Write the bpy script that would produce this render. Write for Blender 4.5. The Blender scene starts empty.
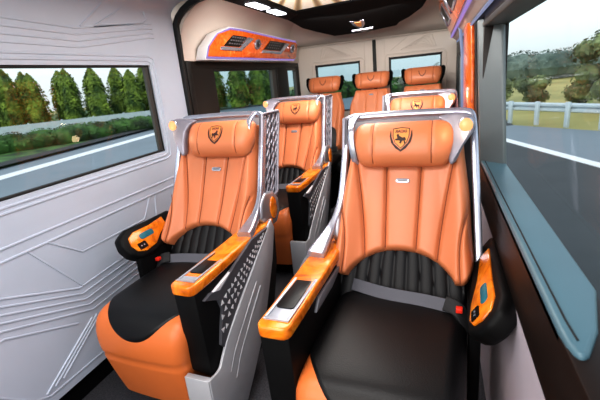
import bpy, bmesh, math, random
from mathutils import Vector, Matrix
random.seed(7)
PI = math.pi
scene = bpy.context.scene
COL = scene.collection

# ---------------------------------------------------------------- materials
def srgb(h):
    h = h.lstrip('#'); v = [int(h[i:i+2], 16)/255 for i in (0, 2, 4)]
    return tuple((c/12.92 if c <= .04045 else ((c+.055)/1.055)**2.4) for c in v) + (1,)

class NT:
    def __init__(s, name):
        s.m = bpy.data.materials.new(name); s.m.use_nodes = True
        s.n = s.m.node_tree.nodes; s.l = s.m.node_tree.links
        s.b = s.n['Principled BSDF']; s.out = s.n['Material Output']
    def node(s, t, **kw):
        n = s.n.new(t)
        for k, v in kw.items():
            if k in n.inputs: n.inputs[k].default_value = v
            else: setattr(n, k, v)
        return n
    def link(s, a, b): s.l.new(a, b)

def mat(name, col, rough=.5, metal=0, bump=0, bscale=300, coat=0, emit=None, estr=0, var=.06, vscale=6, spec=.5):
    t = NT(name); b = t.b
    c = srgb(col) if isinstance(col, str) else col
    b.inputs['Roughness'].default_value = rough; b.inputs['Metallic'].default_value = metal
    b.inputs['Coat Weight'].default_value = coat; b.inputs['Coat Roughness'].default_value = .08
    b.inputs['Specular IOR Level'].default_value = spec
    tc = t.node('ShaderNodeTexCoord')
    n = t.node('ShaderNodeTexNoise', Scale=vscale, Detail=3.0)
    t.link(tc.outputs['Object'], n.inputs['Vector'])
    r = t.node('ShaderNodeValToRGB')
    r.color_ramp.elements[0].position = .3; r.color_ramp.elements[1].position = .7
    r.color_ramp.elements[0].color = tuple(x*(1-var) for x in c[:3])+(1,)
    r.color_ramp.elements[1].color = tuple(min(1, x*(1+var)) for x in c[:3])+(1,)
    t.link(n.outputs['Fac'], r.inputs['Fac']); t.link(r.outputs['Color'], b.inputs['Base Color'])
    if bump:
        v = t.node('ShaderNodeTexVoronoi', Scale=bscale)
        t.link(tc.outputs['Object'], v.inputs['Vector'])
        bp = t.node('ShaderNodeBump', Strength=bump, Distance=.002)
        t.link(v.outputs['Distance'], bp.inputs['Height']); t.link(bp.outputs['Normal'], b.inputs['Normal'])
    if emit:
        b.inputs['Emission Color'].default_value = srgb(emit); b.inputs['Emission Strength'].default_value = estr
    return t.m

def wood_mat(name, cs=('#a04a08','#dd730c','#ee8a1a','#f7a63c')):
    t = NT(name); b = t.b
    b.inputs['Roughness'].default_value = .22; b.inputs['Coat Weight'].default_value = .4; b.inputs['Coat Roughness'].default_value = .05
    tc = t.node('ShaderNodeTexCoord')
    n1 = t.node('ShaderNodeTexNoise', Scale=9.0, Detail=5.0, Distortion=2.2)
    t.link(tc.outputs['Object'], n1.inputs['Vector'])
    r = t.node('ShaderNodeValToRGB'); e = r.color_ramp.elements
    e[0].position = .25; e[0].color = srgb(cs[0]); e[1].position = .75; e[1].color = srgb(cs[3])
    m = e.new(.42); m.color = srgb(cs[1]); m = e.new(.58); m.color = srgb(cs[2])
    t.link(n1.outputs['Fac'], r.inputs['Fac']); t.link(r.outputs['Color'], b.inputs['Base Color'])
    return t.m

def emis(name, col, s):
    t = NT(name); b = t.b
    b.inputs['Base Color'].default_value = (.02,.02,.02,1)
    b.inputs['Emission Color'].default_value = srgb(col); b.inputs['Emission Strength'].default_value = s
    return t.m

def glass_mat(name, tint='#eef6f6'):
    t = NT(name)
    tr = t.node('ShaderNodeBsdfTransparent'); tr.inputs['Color'].default_value = srgb(tint)
    gl = t.node('ShaderNodeBsdfGlossy', Roughness=.03)
    mx = t.node('ShaderNodeMixShader'); mx.inputs[0].default_value = .035
    t.link(tr.outputs[0], mx.inputs[1]); t.link(gl.outputs[0], mx.inputs[2])
    t.link(mx.outputs[0], t.out.inputs['Surface'])
    return t.m

M = {}
M['orange'] = mat('orange_leather', '#cb7a50', .42, bump=.10, bscale=260, var=.04)
M['orange_deep'] = mat('orange_leather_footrest', '#d07036', .40, bump=.10, bscale=260, var=.04)
M['stitch'] = mat('seam_thread', '#7d3c1a', .6)
M['black'] = mat('black_leather', '#09090b', .42, bump=.2, bscale=240, spec=.3)
M['fluted'] = mat('black_fluted_leather', '#0a0a0d', .5, bump=.1, spec=.3)
M['plastic'] = mat('black_plastic', '#050506', .55, spec=.2)
M['matte'] = mat('black_matte', '#040405', .8, spec=.1)
M['silver'] = mat('satin_silver', '#b9bac2', .3, metal=.75)
M['chrome'] = mat('bright_chrome', '#b4b8c6', .25, metal=.7)
M['panel_silver'] = mat('silver_panel', '#b4b5ba', .42, metal=.25)
M['tray'] = mat('tray_silver', '#a4a7b0', .35, metal=.35)
M['bright'] = mat('white_metal', '#e6e6ea', .4, metal=.1)
M['grey'] = mat('grey_plastic', '#77777d', .45, metal=.2)
M['darkgrey'] = mat('dark_grey_plastic', '#3a3a40', .45)
M['wood'] = wood_mat('burl_wood')
M['latticem'] = mat('lattice_grey', '#9b9ba6', .4, metal=.3)
M['wingm'] = mat('wing_grey', '#54545c', .5)
M['plate'] = mat('plate_grey', '#4a4a50', .5)
M['screen'] = mat('black_glass', '#07080b', .35, spec=.25)
M['lampfin'] = mat('lamp_fin_silver', '#8d8a96', .35, metal=.3)
M['belt'] = mat('grey_webbing', '#55565e', .7, bump=.3, bscale=500)
M['blackbelt'] = mat('black_webbing', '#131316', .7)
M['red'] = mat('red_button', '#e0301c', .4)
M['teal'] = mat('teal_display', '#146a7a', .5, emit='#146a7a', estr=.1, var=.25, vscale=30)
M['gold'] = mat('gold_print', '#d8924c', .4, metal=.1)
M['emblem'] = mat('black_embroidery', '#33160c', .6)
M['bulb'] = emis('warm_bulb', '#ffb070', 1.6)
M['wall'] = mat('white_trim_panel', '#bac3d2', .42, var=.02)
M['cream'] = mat('cream_trim_panel', '#cfc4bb', .5, var=.02)
M['darkwall'] = mat('charcoal_wall', '#15110f', .5, spec=.3)
M['brownwall'] = mat('dark_brown_wall', '#1b110d', .4, spec=.3)
M['frame'] = mat('window_frame_grey', '#3d3c3a', .45)
M['framelite'] = mat('window_frame_light', '#737a7c', .4, metal=.1)
M['sill'] = mat('sky_tinted_sill', '#496874', .4, var=.04)  # blue of the reflected sky is put into the base colour
M['sill_edge'] = mat('pale_sill_edge', '#9fb4bd', .3)
M['rubber'] = mat('black_rubber', '#0a0a0b', .6)
M['carpet'] = mat('charcoal_carpet', '#3a3a3f', .95, bump=1.0, bscale=220, var=.5, vscale=120)
M['lower'] = mat('mauve_lower_wall', '#b5acb4', .45)
M['led'] = emis('led_strip', '#f4f6ff', 5)
M['neon'] = emis('violet_neon', '#b79af0', .75)
M['neonw'] = emis('pale_blue_neon', '#a9bcec', .55)
M['glass'] = glass_mat('clear_glass', '#eaf4f4')
M['glassb'] = glass_mat('tinted_glass', '#b8d2d8')
M['consolewood'] = wood_mat('console_wood', ('#b8460c','#e8641c','#f27428','#fb9a4c'))

# ---------------------------------------------------------------- mesh helpers
class MB:
    def __init__(s): s.v = []; s.f = []; s.mi = []; s.cur = 0
    def add(s, vs, fs):
        o = len(s.v); s.v += [tuple(p) for p in vs]
        for f in fs: s.f.append(tuple(i+o for i in f)); s.mi.append(s.cur)
        return s
    def build(s, name, mats, parent=None, smooth=40, bevel=0, xf=None, bseg=2, weld=0):
        me = bpy.data.meshes.new(name)
        vs = [xf(p) for p in s.v] if xf else s.v
        me.from_pydata(vs, [], s.f)
        ms = mats if isinstance(mats, (list, tuple)) else [mats]
        for m in ms: me.materials.append(m)
        for p, i in zip(me.polygons, s.mi): p.material_index = min(i, len(ms)-1)
        bm = bmesh.new(); bm.from_mesh(me)
        bmesh.ops.remove_doubles(bm, verts=bm.verts, dist=max(weld, 1e-6))
        bmesh.ops.recalc_face_normals(bm, faces=bm.faces)
        if bevel:
            es = [e for e in bm.edges if len(e.link_faces) == 2 and e.calc_face_angle(0) > math.radians(30)]
            bmesh.ops.bevel(bm, geom=es, offset=bevel, segments=bseg, profile=.5, affect='EDGES', clamp_overlap=True)
        for f in bm.faces: f.smooth = True
        for e in bm.edges:
            if len(e.link_faces) != 2 or e.calc_face_angle(0) > math.radians(smooth): e.smooth = False
        bm.to_mesh(me); bm.free()
        o = bpy.data.objects.new(name, me); COL.objects.link(o)
        if parent: o.parent = parent
        return o
    def box(s, x0, x1, y0, y1, z0, z1):
        return s.add([(x0,y0,z0),(x1,y0,z0),(x1,y1,z0),(x0,y1,z0),(x0,y0,z1),(x1,y0,z1),(x1,y1,z1),(x0,y1,z1)],
                     [(0,3,2,1),(4,5,6,7),(0,1,5,4),(1,2,6,5),(2,3,7,6),(3,0,4,7)])
    def prism(s, pts, fn, d0, d1):
        """pts 2D outline; fn(p, d) -> 3D."""
        n = len(pts)
        vs = [fn(p, d0) for p in pts]+[fn(p, d1) for p in pts]
        fs = [tuple(range(n-1, -1, -1)), tuple(range(n, 2*n))]
        fs += [(i, (i+1) % n, n+(i+1) % n, n+i) for i in range(n)]
        return s.add(vs, fs)
    def grid(s, nu, nv, fn, wrap_u=False):
        vs = [fn(i/(nu-1 if not wrap_u else nu), j/(nv-1)) for j in range(nv) for i in range(nu)]
        fs = []
        for j in range(nv-1):
            for i in range(nu if wrap_u else nu-1):
                a = j*nu+i; b = j*nu+(i+1) % nu
                fs.append((a, b, b+nu, a+nu))
        return s.add(vs, fs)
    def tube(s, path, prof, up=(0,0,1), closed=False, scale=None):
        """sweep 2D profile list (side, up) along path."""
        P = [Vector(p) for p in path]; n = len(P); k = len(prof); up = Vector(up); rings = []
        for i, p in enumerate(P):
            a = P[(i-1) % n] if (i or closed) else p; b = P[(i+1) % n] if (i < n-1 or closed) else p
            t = (b-a).normalized(); sd = t.cross(up)
            if sd.length < 1e-4: sd = t.cross(Vector((0,1,0)))
            sd.normalize(); u = sd.cross(t).normalized()
            sc = scale[i] if scale else 1
            rings.append([p+sd*q[0]*sc+u*q[1]*sc for q in prof])
        vs = [q for r in rings for q in r]; fs = []
        for i in range(n if closed else n-1):
            j = (i+1) % n
            for m in range(k): fs.append((i*k+m, i*k+(m+1) % k, j*k+(m+1) % k, j*k+m))
        if not closed: fs += [tuple(range(k)), tuple(range((n-1)*k+k-1, (n-1)*k-1, -1))]
        return s.add(vs, fs)
    def ellipsoid(s, c, r, nu=16, nv=10):
        return s.grid(nu, nv, lambda u, v: (c[0]+r[0]*math.cos(2*PI*u)*math.sin(PI*v), c[1]+r[1]*math.sin(2*PI*u)*math.sin(PI*v), c[2]+r[2]*math.cos(PI*v)), True)

def circ(r, n=8, r2=None): return [(r*math.cos(2*PI*i/n), (r2 or r)*math.sin(2*PI*i/n)) for i in range(n)]
def rrect(w, h, r, n=4):
    out = []
    for cx, cy, a0 in ((w-r,h-r,0),(-w+r,h-r,90),(-w+r,-h+r,180),(w-r,-h+r,270)):
        for i in range(n+1):
            a = math.radians(a0+90*i/n); out.append((cx+r*math.cos(a), cy+r*math.sin(a)))
    return out
def smooth_path(pts, n=6):
    P = [Vector(p) for p in pts]; out = []
    for i in range(len(P)-1):
        p0 = P[max(i-1,0)]; p1 = P[i]; p2 = P[i+1]; p3 = P[min(i+2,len(P)-1)]
        for k in range(n):
            t = k/n
            out.append(.5*((2*p1)+(p2-p0)*t+(2*p0-5*p1+4*p2-p3)*t*t+(-p0+3*p1-3*p2+p3)*t**3))
    return out+[P[-1]]
def sstep(a, b, x):
    t = min(1, max(0, (x-a)/(b-a))); return t*t*(3-2*t)

def empty(name, loc, rz, label, cat, group=None):
    o = bpy.data.objects.new(name, None); o.empty_display_size = .1; COL.objects.link(o)
    o.location = loc; o.rotation_euler = (0, 0, rz); o['label'] = label; o['category'] = cat
    if group: o['group'] = group
    return o
def tag(o, label, cat, group=None, kind=None):
    o['label'] = label; o['category'] = cat
    if group: o['group'] = group
    if kind: o['kind'] = kind
    return o
def struct(o): o['kind'] = 'structure'; return o
def copy_tree(o, parent=None):
    c = o.copy(); COL.objects.link(c)
    if parent: c.parent = parent
    for ch in [q for q in list(bpy.data.objects) if q.parent is o]: copy_tree(ch, c)
    return c
def text_mesh(txt, size, ext=.0008):
    cu = bpy.data.curves.new('lettering', 'FONT'); cu.body = txt; cu.size = size; cu.extrude = ext
    cu.align_x = 'CENTER'; cu.align_y = 'CENTER'
    o = bpy.data.objects.new('lettering', cu); COL.objects.link(o)
    dg = bpy.context.evaluated_depsgraph_get()
    me = bpy.data.meshes.new_from_object(o.evaluated_get(dg))
    vs = [tuple(v.co) for v in me.vertices]; fs = [tuple(p.vertices) for p in me.polygons]
    bpy.data.objects.remove(o); bpy.data.curves.remove(cu); bpy.data.meshes.remove(me)
    return vs, fs

# ---------------------------------------------------------------- emblem (shield with a leaping animal and letters)
LET = text_mesh('DCAR', .0125)
SHIELD = [(-.024,.030),(0,.034),(.024,.030),(.0235,.006),(.017,-.014),(0,-.031),(-.017,-.014),(-.0235,.006)]
HORSE = [(-.015,-.002),(-.012,.006),(-.004,.005),(.004,.010),(.008,.017),(.013,.013),(.011,.009),(.010,.003),(.017,.001),(.015,-.003),
         (.007,-.003),(.002,-.004),(.004,-.011),(.000,-.013),(-.003,-.005),(-.008,-.004),(-.010,-.013),(-.014,-.012),(-.011,-.003)]
def emblem(parent, fn, k=1.0, gold=True):
    """fn(p2, d) -> 3D on the headrest surface"""
    m = MB()
    wing = [(-.0305,.024),(-.0325,.006),(-.028,-.013),(-.015,-.030),(0,-.040),(.015,-.030),(.028,-.013),(.0325,.006),(.0305,.024),
            (.029,.020),(.0275,.004),(.020,-.016),(0,-.0345),(-.020,-.016),(-.0275,.004),(-.029,.020)]
    n = len(wing)
    q = [(p[0]*k, p[1]*k) for p in wing]
    outer = q[:9]; inner = q[9:][::-1]
    for i in range(6):
        oi = [outer[int(i*8/6)], outer[min(8, int(i*8/6)+1)]]
    # strips between outer (9) and inner (7, resampled to 9)
    inn = [inner[min(6, round(i*6/8))] for i in range(9)]
    for i in range(8):
        m.prism([outer[i], outer[i+1], inn[i+1], inn[i]] if inn[i] != inn[i+1] else [outer[i], outer[i+1], inn[i]], fn, 0, .0022)
    e = m.build('emblem', M['emblem'], parent, smooth=30)
    if gold:
        s = MB(); s.prism([(p[0]*k, p[1]*k) for p in SHIELD], fn, 0, .0014)
        s.build('shield', M['gold'], e)
        a = MB(); a.prism([(p[0]*k, p[1]*k-.004*k) for p in HORSE], fn, .001, .0024)
        a.add([fn((v[0]*k, v[1]*k+.0205*k), .0012+max(0, v[2])) for v in LET[0]], LET[1])
        sh = [(p[0]*k, p[1]*k) for p in SHIELD]
        for i in range(8):
            p, r = sh[i], sh[(i+1) % 8]
            a.prism([p, r, (r[0]*.93, r[1]*.93), (p[0]*.93, p[1]*.93)], fn, .001, .002)
        a.build('crest', M['emblem'], e)
    return e

# ---------------------------------------------------------------- captain seat
O_ = (.14, .56); E_ = (.4226, .9063); N_ = (-.9063, .4226)   # recline origin, axis, outward normal in (y, z)
def rec(a, s, d): return (a, O_[0]+E_[0]*s+N_[0]*d, O_[1]+E_[1]*s+N_[1]*d)

def backrest_width(s):
    return .276-.024*sstep(.02, .34, s)-.034*sstep(.3, .66, s)
def seam_list(s):
    """seam positions (metres) on one half at height s"""
    t = s/.7
    out = [.055+.018*t]
    out.append(.135+.09*max(0, t-.08)**1.5*1.1)
    return out
def back_depth(a, s, L=.71):
    w = backrest_width(s); A = abs(a); d = .052
    d += .045*sstep(.55, .88, A/w)*(1-.75*s/L)                   # side bolsters
    d += .012*sstep(.2, -.1, s-.1)
    g = 0
    for q in seam_list(s):
        if q < w-.015: g += math.exp(-((A-q)/.0068)**2)*.011
    # short curved bolster seam near the bottom
    if .04 < s < .34:
        q = w-.055+.055*((s-.09)/.25)**2 if s > .09 else w-.055
        if q < w: g += math.exp(-((A-q)/.0068)**2)*.011
    qs = [0]+seam_list(s)+[w]
    for p, q in zip([-qs[1]]+qs[1:-1], qs[1:]):
        if p <= A <= q: d += .007*math.sin(PI*(A-p)/(q-p))**.7 if 0 < (A-p)/(q-p) < 1 else 0; break
    return d-g
def back_low(u):
    U = abs(u)
    lo = .040+.115*max(0, 1-(U/.74)**2.4)**.8
    if U > .80: lo += .10*((U-.80)/.20)**2.4
    return lo

def make_backrest(root, xf, shift=0):
    m = MB(); L = .665
    def f(fu, fv, front):
        u = 2*fu-1; u = math.sin(u*PI/2)*.35+u*.65
        lo = back_low(u); s = lo+(L-lo)*fv
        w = backrest_width(s); a = u*w
        eu = min(1, (1-abs(u))*w/.035); ev = min(1, (s-lo)/.03, (L-s)/.03+.0)
        ed = math.sqrt(max(0, 1-(1-eu)**2))*math.sqrt(max(0, 1-(1-max(0, ev))**2))
        d = back_depth(a, s) if front else -.02
        return rec(a+shift*(1-s/L), s, d*ed if front else d*ed)
    m.grid(171, 90, lambda u, v: f(u, v, True))
    m.grid(28, 20, lambda u, v: f(u, v, False))
    # seam threads lying in the grooves
    m.cur = 1
    def thread(fn, s0, s1):
        for sd in (-1, 1):
            pts = []
            for i in range(41):
                sv = s0+(s1-s0)*i/40; q = fn(sv); w = backrest_width(sv)
                if q > w-.012 or sv < back_low(q/w)+.012: continue
                pts.append(rec(sd*q+shift*(1-sv/L), sv, back_depth(q, sv)+.0022))
            if len(pts) > 3: m.tube(pts, circ(.0021, 5), up=(1,0,0))
    thread(lambda v: seam_list(v)[0], .06, .60); thread(lambda v: seam_list(v)[1], .05, .60)
    thread(lambda v: backrest_width(v)-.055+(.055*((v-.09)/.25)**2 if v > .09 else 0), .05, .33)
    return m.build('backrest', [M['orange'], M['stitch']], root, xf=xf, smooth=75)

def make_headrest(root, xf, sc=1.0, cs=.575, cd=.09, em=1.3, gold=True, name='headrest'):
    m = MB(); W = .192*sc; H = .090*sc; D = .062
    def half(u):
        U = abs(u); return H*(1-.26*U**11)
    def f(fu, fv, sgn):
        u = math.sin((2*fu-1)*PI/2); v = math.sin((2*fv-1)*PI/2)
        h = half(u); a = u*W*(1-.10*max(0, -v)**1.2)
        k = (max(0, 1-abs(u)**5)**.5)*(max(0, 1-abs(v)**2.6)**.5)
        sg = 0
        if sgn > 0:
            q = .110*sc
            sg = math.exp(-((abs(a)-q)/.004)**2)*.006
        return rec(a, cs+v*h, cd+sgn*D*k-sg*(k > .2))
    m.grid(81, 33, lambda u, v: f(u, v, 1)); m.grid(81, 33, lambda u, v: f(u, v, -.8))
    m.cur = 1
    for sd in (-1, 1):
        pts = []
        for i in range(21):
            v = -.9+1.8*i/20; q = .110*sc; u = q/(W*(1-.10*max(0, -v)**1.2))
            k = (max(0, 1-abs(u)**5)**.5)*(max(0, 1-abs(v)**2.6)**.5)
            pts.append(rec(sd*q, cs+v*half(u), cd+D*k-.0045))
        m.tube(pts, circ(.002, 5), up=(1,0,0))
    h = m.build(name, [M['orange'], M['stitch']], root, xf=xf, smooth=80, weld=1e-5)
    def on(p, d):
        v = (p[1]+.008)/H; k = (max(0, 1-abs(v)**2.6)**.5)
        return xf(rec(p[0], cs+.008+p[1], cd+D*k+d))
    emblem(h, on, em, gold)
    return h

def make_cushion(root, xf, cx=0, hw=.235, wside=1.0):
    path = smooth_path([(0,.20,.545),(0,.05,.555),(0,-.15,.558),(0,-.33,.550),(0,-.405,.527),(0,-.440,.465),(0,-.442,.37),(0,-.415,.24),(0,-.38,.12)], 8)
    N = len(path); nrm = []; arc = [0]
    for i in range(N):
        t = (path[min(i+1, N-1)]-path[max(i-1, 0)]).normalized()
        nrm.append(Vector((0, t.z, -t.y)) if True else None)
        if i: arc.append(arc[-1]+(path[i]-path[i-1]).length)
    # outward normal: up on the top, forward on the front
    nrm = [n if n.z > 0 or n.y < 0 else -n for n in nrm]
    R = .055
    cs = [(-1, .15)]
    prof = []
    def cross():
        out = []
        for x in (.16, .10): out.append((-hw, x))
        for i in range(7):
            a = PI/2*i/6; out.append((-hw+R-R*math.cos(a), R-R*math.sin(a)))
        for i in range(1, 20):
            out.append((-(hw-R)+2*(hw-R)*i/20, 0))
        for i in range(7):
            a = PI/2*(6-i)/6; out.append((hw-R+R*math.cos(a), R-R*math.sin(a)))
        for x in (.10, .16): out.append((hw, x))
        return out
    C = cross()
    def pt(i, c, off=0):
        a, dr = c; crown = .010*(1-(a/hw)**2)
        L = arc[i]
        wn = .02*sstep(.62, .95, L)                      # narrows towards the bottom of the front
        g = .009*math.exp(-((L-.79)/.007)**2)            # seam across the front
        p = path[i]+nrm[i]*(crown-dr-g*(dr < .06)+off)
        return (cx+a*(1-wn/hw), p.y, p.z)
    m = MB(); k = len(C)
    m.add([pt(i, c) for i in range(N) for c in C], [(i*k+j, i*k+j+1, (i+1)*k+j+1, (i+1)*k+j) for i in range(N-1) for j in range(k-1)])
    cu = m.build('seat_cushion', M['orange_deep'], root, xf=xf, smooth=60)
    # black top pad laid over the cushion with a curved front edge
    pm = MB(); nu, nv = 61, 50
    def interp(L):
        for i in range(N-1):
            if arc[i+1] >= L:
                t = (L-arc[i])/(arc[i+1]-arc[i]); return path[i].lerp(path[i+1], t), nrm[i].lerp(nrm[i+1], t).normalized()
        return path[-1], nrm[-1]
    def pf(fu, fv):
        u = 2*fu-1; U = abs(u)
        Lf = .70-.30*U**2.1*(wside if u < 0 else 1)
        L = Lf*fv
        amax = hw+.001
        x = u*(hw-R+R*PI/2)
        if abs(x) <= hw-R: a, dr = x, 0
        else:
            an = (abs(x)-(hw-R))/R; a = math.copysign(hw-R+R*math.sin(an), x); dr = R*(1-math.cos(an))
        ed = min(1, (1-fv)*Lf/.012, (1-U)*hw/.012)
        p, n = interp(L)
        # normal tilt over the rounded side
        side = dr/R
        off = -.004+.010*math.sqrt(max(0, 1-(1-ed)**2))
        q = p+n*(.010*(1-(a/hw)**2)-dr+off*(1-side*.6))
        return (cx+a+math.copysign(off*side, u), q.y, q.z)
    pm.grid(nu, nv, pf)
    pm.build('seat_pad', M['black'], root, xf=xf, smooth=60)
    # pedestal
    b = MB(); b.box(cx-hw+.03, cx+hw-.03, -.30, .22, 0, .42)
    b.build('pedestal', M['matte'], root, xf=xf, bevel=.02)

def make_lumbar(root, xf, shift=0):
    m = MB(); W = .245
    def f(fu, fv):
        u = 2*fu-1; s = -.10+.36*fv
        w = W-.05*sstep(.1, .26, s); a = u*w
        ph = (u*(1+.18*fv))*4.5
        fl = abs(math.cos(ph*PI))**.4
        d = .022+.010*fl+.03*math.cos(fv*PI*.8)*.6
        d *= min(1, (1-abs(u))/.05+.3)
        return rec(a+shift, s, d)
    m.grid(105, 24, f)
    m.build('lumbar_cushion', M['fluted'], root, xf=xf, smooth=70)

def make_seat(name, sg, co, cw, warm_a, cx, pody, hx, lz, label, group, loc, rz):
    """sg +1: aisle console on +x; co: inner edge of the console; cx: cushion centre (towards aisle)."""
    root = empty(name, loc, rz, label, 'seat', group)
    xf = lambda p: (p[0]*sg, p[1], p[2]+lz*.9*sstep(.8, 1.12, p[2]))
    c0, c1 = co, co+.108
    make_cushion(root, xf, cx, cw, .35 if sg < 0 else 1.0)
    make_lumbar(root, xf, cx*.6)
    make_backrest(root, xf, cx*1.2)
    h = make_headrest(root, lambda p: ((p[0]+hx)*sg, p[1], p[2]+lz*.9*sstep(.8, 1.12, p[2])))
    # badge
    b = MB(); pts = rrect(.027, .0085, .008)
    sb = .435
    b.prism(pts, lambda p, d: rec(p[0], sb+p[1], .058+d), 0, .006)
    bo = b.build('badge', M['chrome'], root, xf=xf, bevel=.001)
    t = MB(); tx = rrect(.020, .004, .003); t.prism(tx, lambda p, d: rec(p[0], sb+p[1], .0635+d), 0, .0012)
    t.build('badge_inlay', M['grey'], bo, xf=xf)
    # hoop frame: window-side post, top bar, aisle post flaring to the console
    def rim(w, h, r): return rrect(w, h, r, 3)
    foot = c0+.07
    path = [(-.285,.17,.66),(-.272,.27,.90),(-.256,.372,1.15),(-.250,.396,1.200),(-.242,.402,1.215),(-.222,.405,1.221),(0,.407,1.225),
            (.212,.405,1.221),(.232,.402,1.215),(.240,.396,1.200),(.244,.372,1.15),(.250,.275,.92),(.260,.225,.85),(.260+(foot-.260)*.6,.17,.79),(foot,.09,.752),(foot+.004,.03,.738)]
    sp = []
    for p, q in zip(path, path[1:]):
        for k in range(4): sp.append(Vector(p).lerp(Vector(q), k/4))
    sp.append(Vector(path[-1]))
    for _ in range(2):
        sp = [sp[0]]+[(sp[i-1]+sp[i]*2+sp[i+1])/4 for i in range(1, len(sp)-1)]+[sp[-1]]
    m = MB(); P = rim(.0135, .021, .007)
    k = len(P); n = len(sp); rings = []
    back = Vector((0, .9063, -.4226)).normalized()
    for i, p in enumerate(sp):
        t = (sp[min(i+1, n-1)]-sp[max(i-1, 0)]).normalized()
        bk = (back-t*back.dot(t)).normalized(); sd = t.cross(bk)
        fl = 1+1.6*sstep(.80, .97, i/n)
        rings += [p+sd*q[0]*fl+bk*q[1] for q in P]
    m.add(rings, [(i*k+j, i*k+(j+1) % k, (i+1)*k+(j+1) % k, (i+1)*k+j) for i in range(n-1) for j in range(k)]+[tuple(range(k)), tuple(range(n*k-1, n*k-k-1, -1))])
    fr = m.build('shell_frame', M['chrome'], root, xf=xf, smooth=50)
    # shell behind the backrest
    s = MB()
    s.grid(13, 9, lambda u, v: (lambda a, q: rec(a, q, -.055-.05*(1-(a/.25)**2)))((2*u-1)*.255, .10+.63*v))
    s.grid(13, 9, lambda u, v: (lambda a, q: rec(a, q, -.035-.05*(1-(a/.25)**2)))((2*u-1)*.25, .10+.63*v))
    s.build('back_shell', M['darkgrey'], root, xf=xf)
    # lining between the headrest and the hoop
    l = MB(); l.prism(rrect(.232, .06, .03), lambda p, d: rec(p[0], .662+p[1], d), -.04, -.005)
    l.build('shell_lining', M['panel_silver'], root, xf=xf)
    # aisle wing with lattice
    def wp(p, q): return (.365-.115*(1-q)+p*(.20-.02*(1-q)), .815+(1.222-.815)*q)
    w = MB(); op = [wp(0,0), wp(1,.04), wp(1,.5), wp(1,.97), wp(.9,1), wp(0,1), wp(0,.5)]
    w.prism(op, lambda p, d: (.236+d, p[0], p[1]), 0, .012)
    wg = w.build('side_wing', M['wingm'], root, xf=xf, bevel=.003)
    lt = MB(); bar = circ(.0055, 6)
    for i in range(4):
        for ph in (0, 1):
            pp = []
            for j in range(9):
                x = .10+.27*i+(.13 if (j+ph) % 2 else -.05)
                pp.append((.249, *wp(min(1, max(0, x)), j/8)))
            lt.tube(pp, bar, up=(1,0,0))
    lt.tube([(.252, *wp(a, b)) for a, b in ((0,0),(1,.04),(1,.5),(1,.97),(.9,1),(0,1),(0,.5))], circ(.007, 8), up=(1,0,0), closed=True)
    lt.build('lattice', M['latticem'], wg, xf=xf)
    # hinge cover at the bottom of the wing
    hc = MB(); pts = [(.17,.76),(.19,.84),(.245,.875),(.33,.865),(.385,.82),(.385,.74),(.34,.695),(.25,.69)]
    hc.prism(pts, lambda p, d: (.243+d, p[0], p[1]), 0, .04)
    ho = hc.build('hinge_cover', M['silver'], root, xf=xf, bevel=.016, bseg=4)
    wi = MB(); wi.prism([(.305+.036*math.cos(a*PI/10), .785+.058*math.sin(a*PI/10)) for a in range(20)], lambda p, d: (.283+d, p[0], p[1]), -.004, .006)
    wi.build('wood_oval', M['wood'], ho, xf=xf, bevel=.002)
    # bracket beside the headrest, aisle side
    bk = MB(); bk.tube(smooth_path([(.198,.40,1.232),(.203,.345,1.215),(.205,.30,1.185),(.203,.285,1.13),(.195,.285,1.07),(.188,.305,1.04)], 5), rrect(.007,.013,.005,2), up=(1,0,0))
    bk.build('headrest_bracket', M['chrome'], root, xf=xf)
    # reading lamp, window side
    fin = [(-.125,1.232),(-.19,1.245),(-.245,1.238),(-.262,1.21),(-.250,1.175),(-.222,1.135),(-.196,1.075),(-.176,1.06),(-.170,1.085),(-.178,1.135),(-.178,1.18),(-.155,1.21)]
    lp = MB()
    fin = [(q[0], q[1]-.018+lz*.4*sstep(-.19, -.25, q[0])) for q in fin]
    lp.prism(fin, lambda p, d: (p[0], .375-(1.245-p[1])*.45-(.065 if p[0] < -.2 else .045)+d, p[1]), 0, .045)
    lo = lp.build('reading_lamp', M['lampfin'], root, xf=xf, bevel=.012, bseg=3, smooth=55)
    rg = MB(); lc = (-.228-lz*.3, .283, 1.186+lz*.4)
    rg.ellipsoid((lc[0], lc[1]+.004, lc[2]), (.027,.012,.030)); rg.build('lamp_ring', M['chrome'], lo, xf=xf)
    bb = MB(); bb.ellipsoid((lc[0], lc[1]-.004, lc[2]), (.023,.013,.026)); bb.build('bulb', M['bulb'], lo, xf=xf)
    # ---- console armrest on the aisle side
    zt = .722
    out = [(c0,.27),(c0,-.30)]
    for i in range(9):
        a = PI+PI/2*i/8; out.append((c0+.028+.028*math.cos(a), -.392+.03*math.sin(a)))
    for i in range(9):
        a = 1.5*PI+PI/2*i/8; out.append((c1-.028+.028*math.cos(a), -.392+.03*math.sin(a)))
    out += [(c1,-.3),(c1,.27)]
    wt = MB(); wt.prism(out, lambda p, d: (p[0], p[1], zt+d+.02*sstep(-.02,.2,p[1])), -.042, 0)
    wo = wt.build('armrest_top', M['wood'], root, xf=xf, bevel=.009, bseg=3)
    x0, x1, y0, y1 = c0+.013, c1-.013, -.385, -.085
    bz = MB()
    for (a0,a1,b0,b1) in ((x0,x1,y0,y0+.012),(x0,x1,y1-.012,y1),(x0,x0+.009,y0,y1),(x1-.009,x1,y0,y1)):
        bz.box(a0,a1,b0,b1,zt-.004,zt+.006)
    bz.box(x0,x1,y0,y1,zt-.004,zt+.0015)
    bo = bz.build('charger_tray', M['tray'], wo, xf=xf, bevel=.002)
    sc = MB(); sc.prism([(p[0]+(x0+x1)/2, p[1]-.222) for p in rrect(.030,.098,.01)], lambda p, d: (p[0], p[1], zt+.0015+d), 0, .004)
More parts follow.
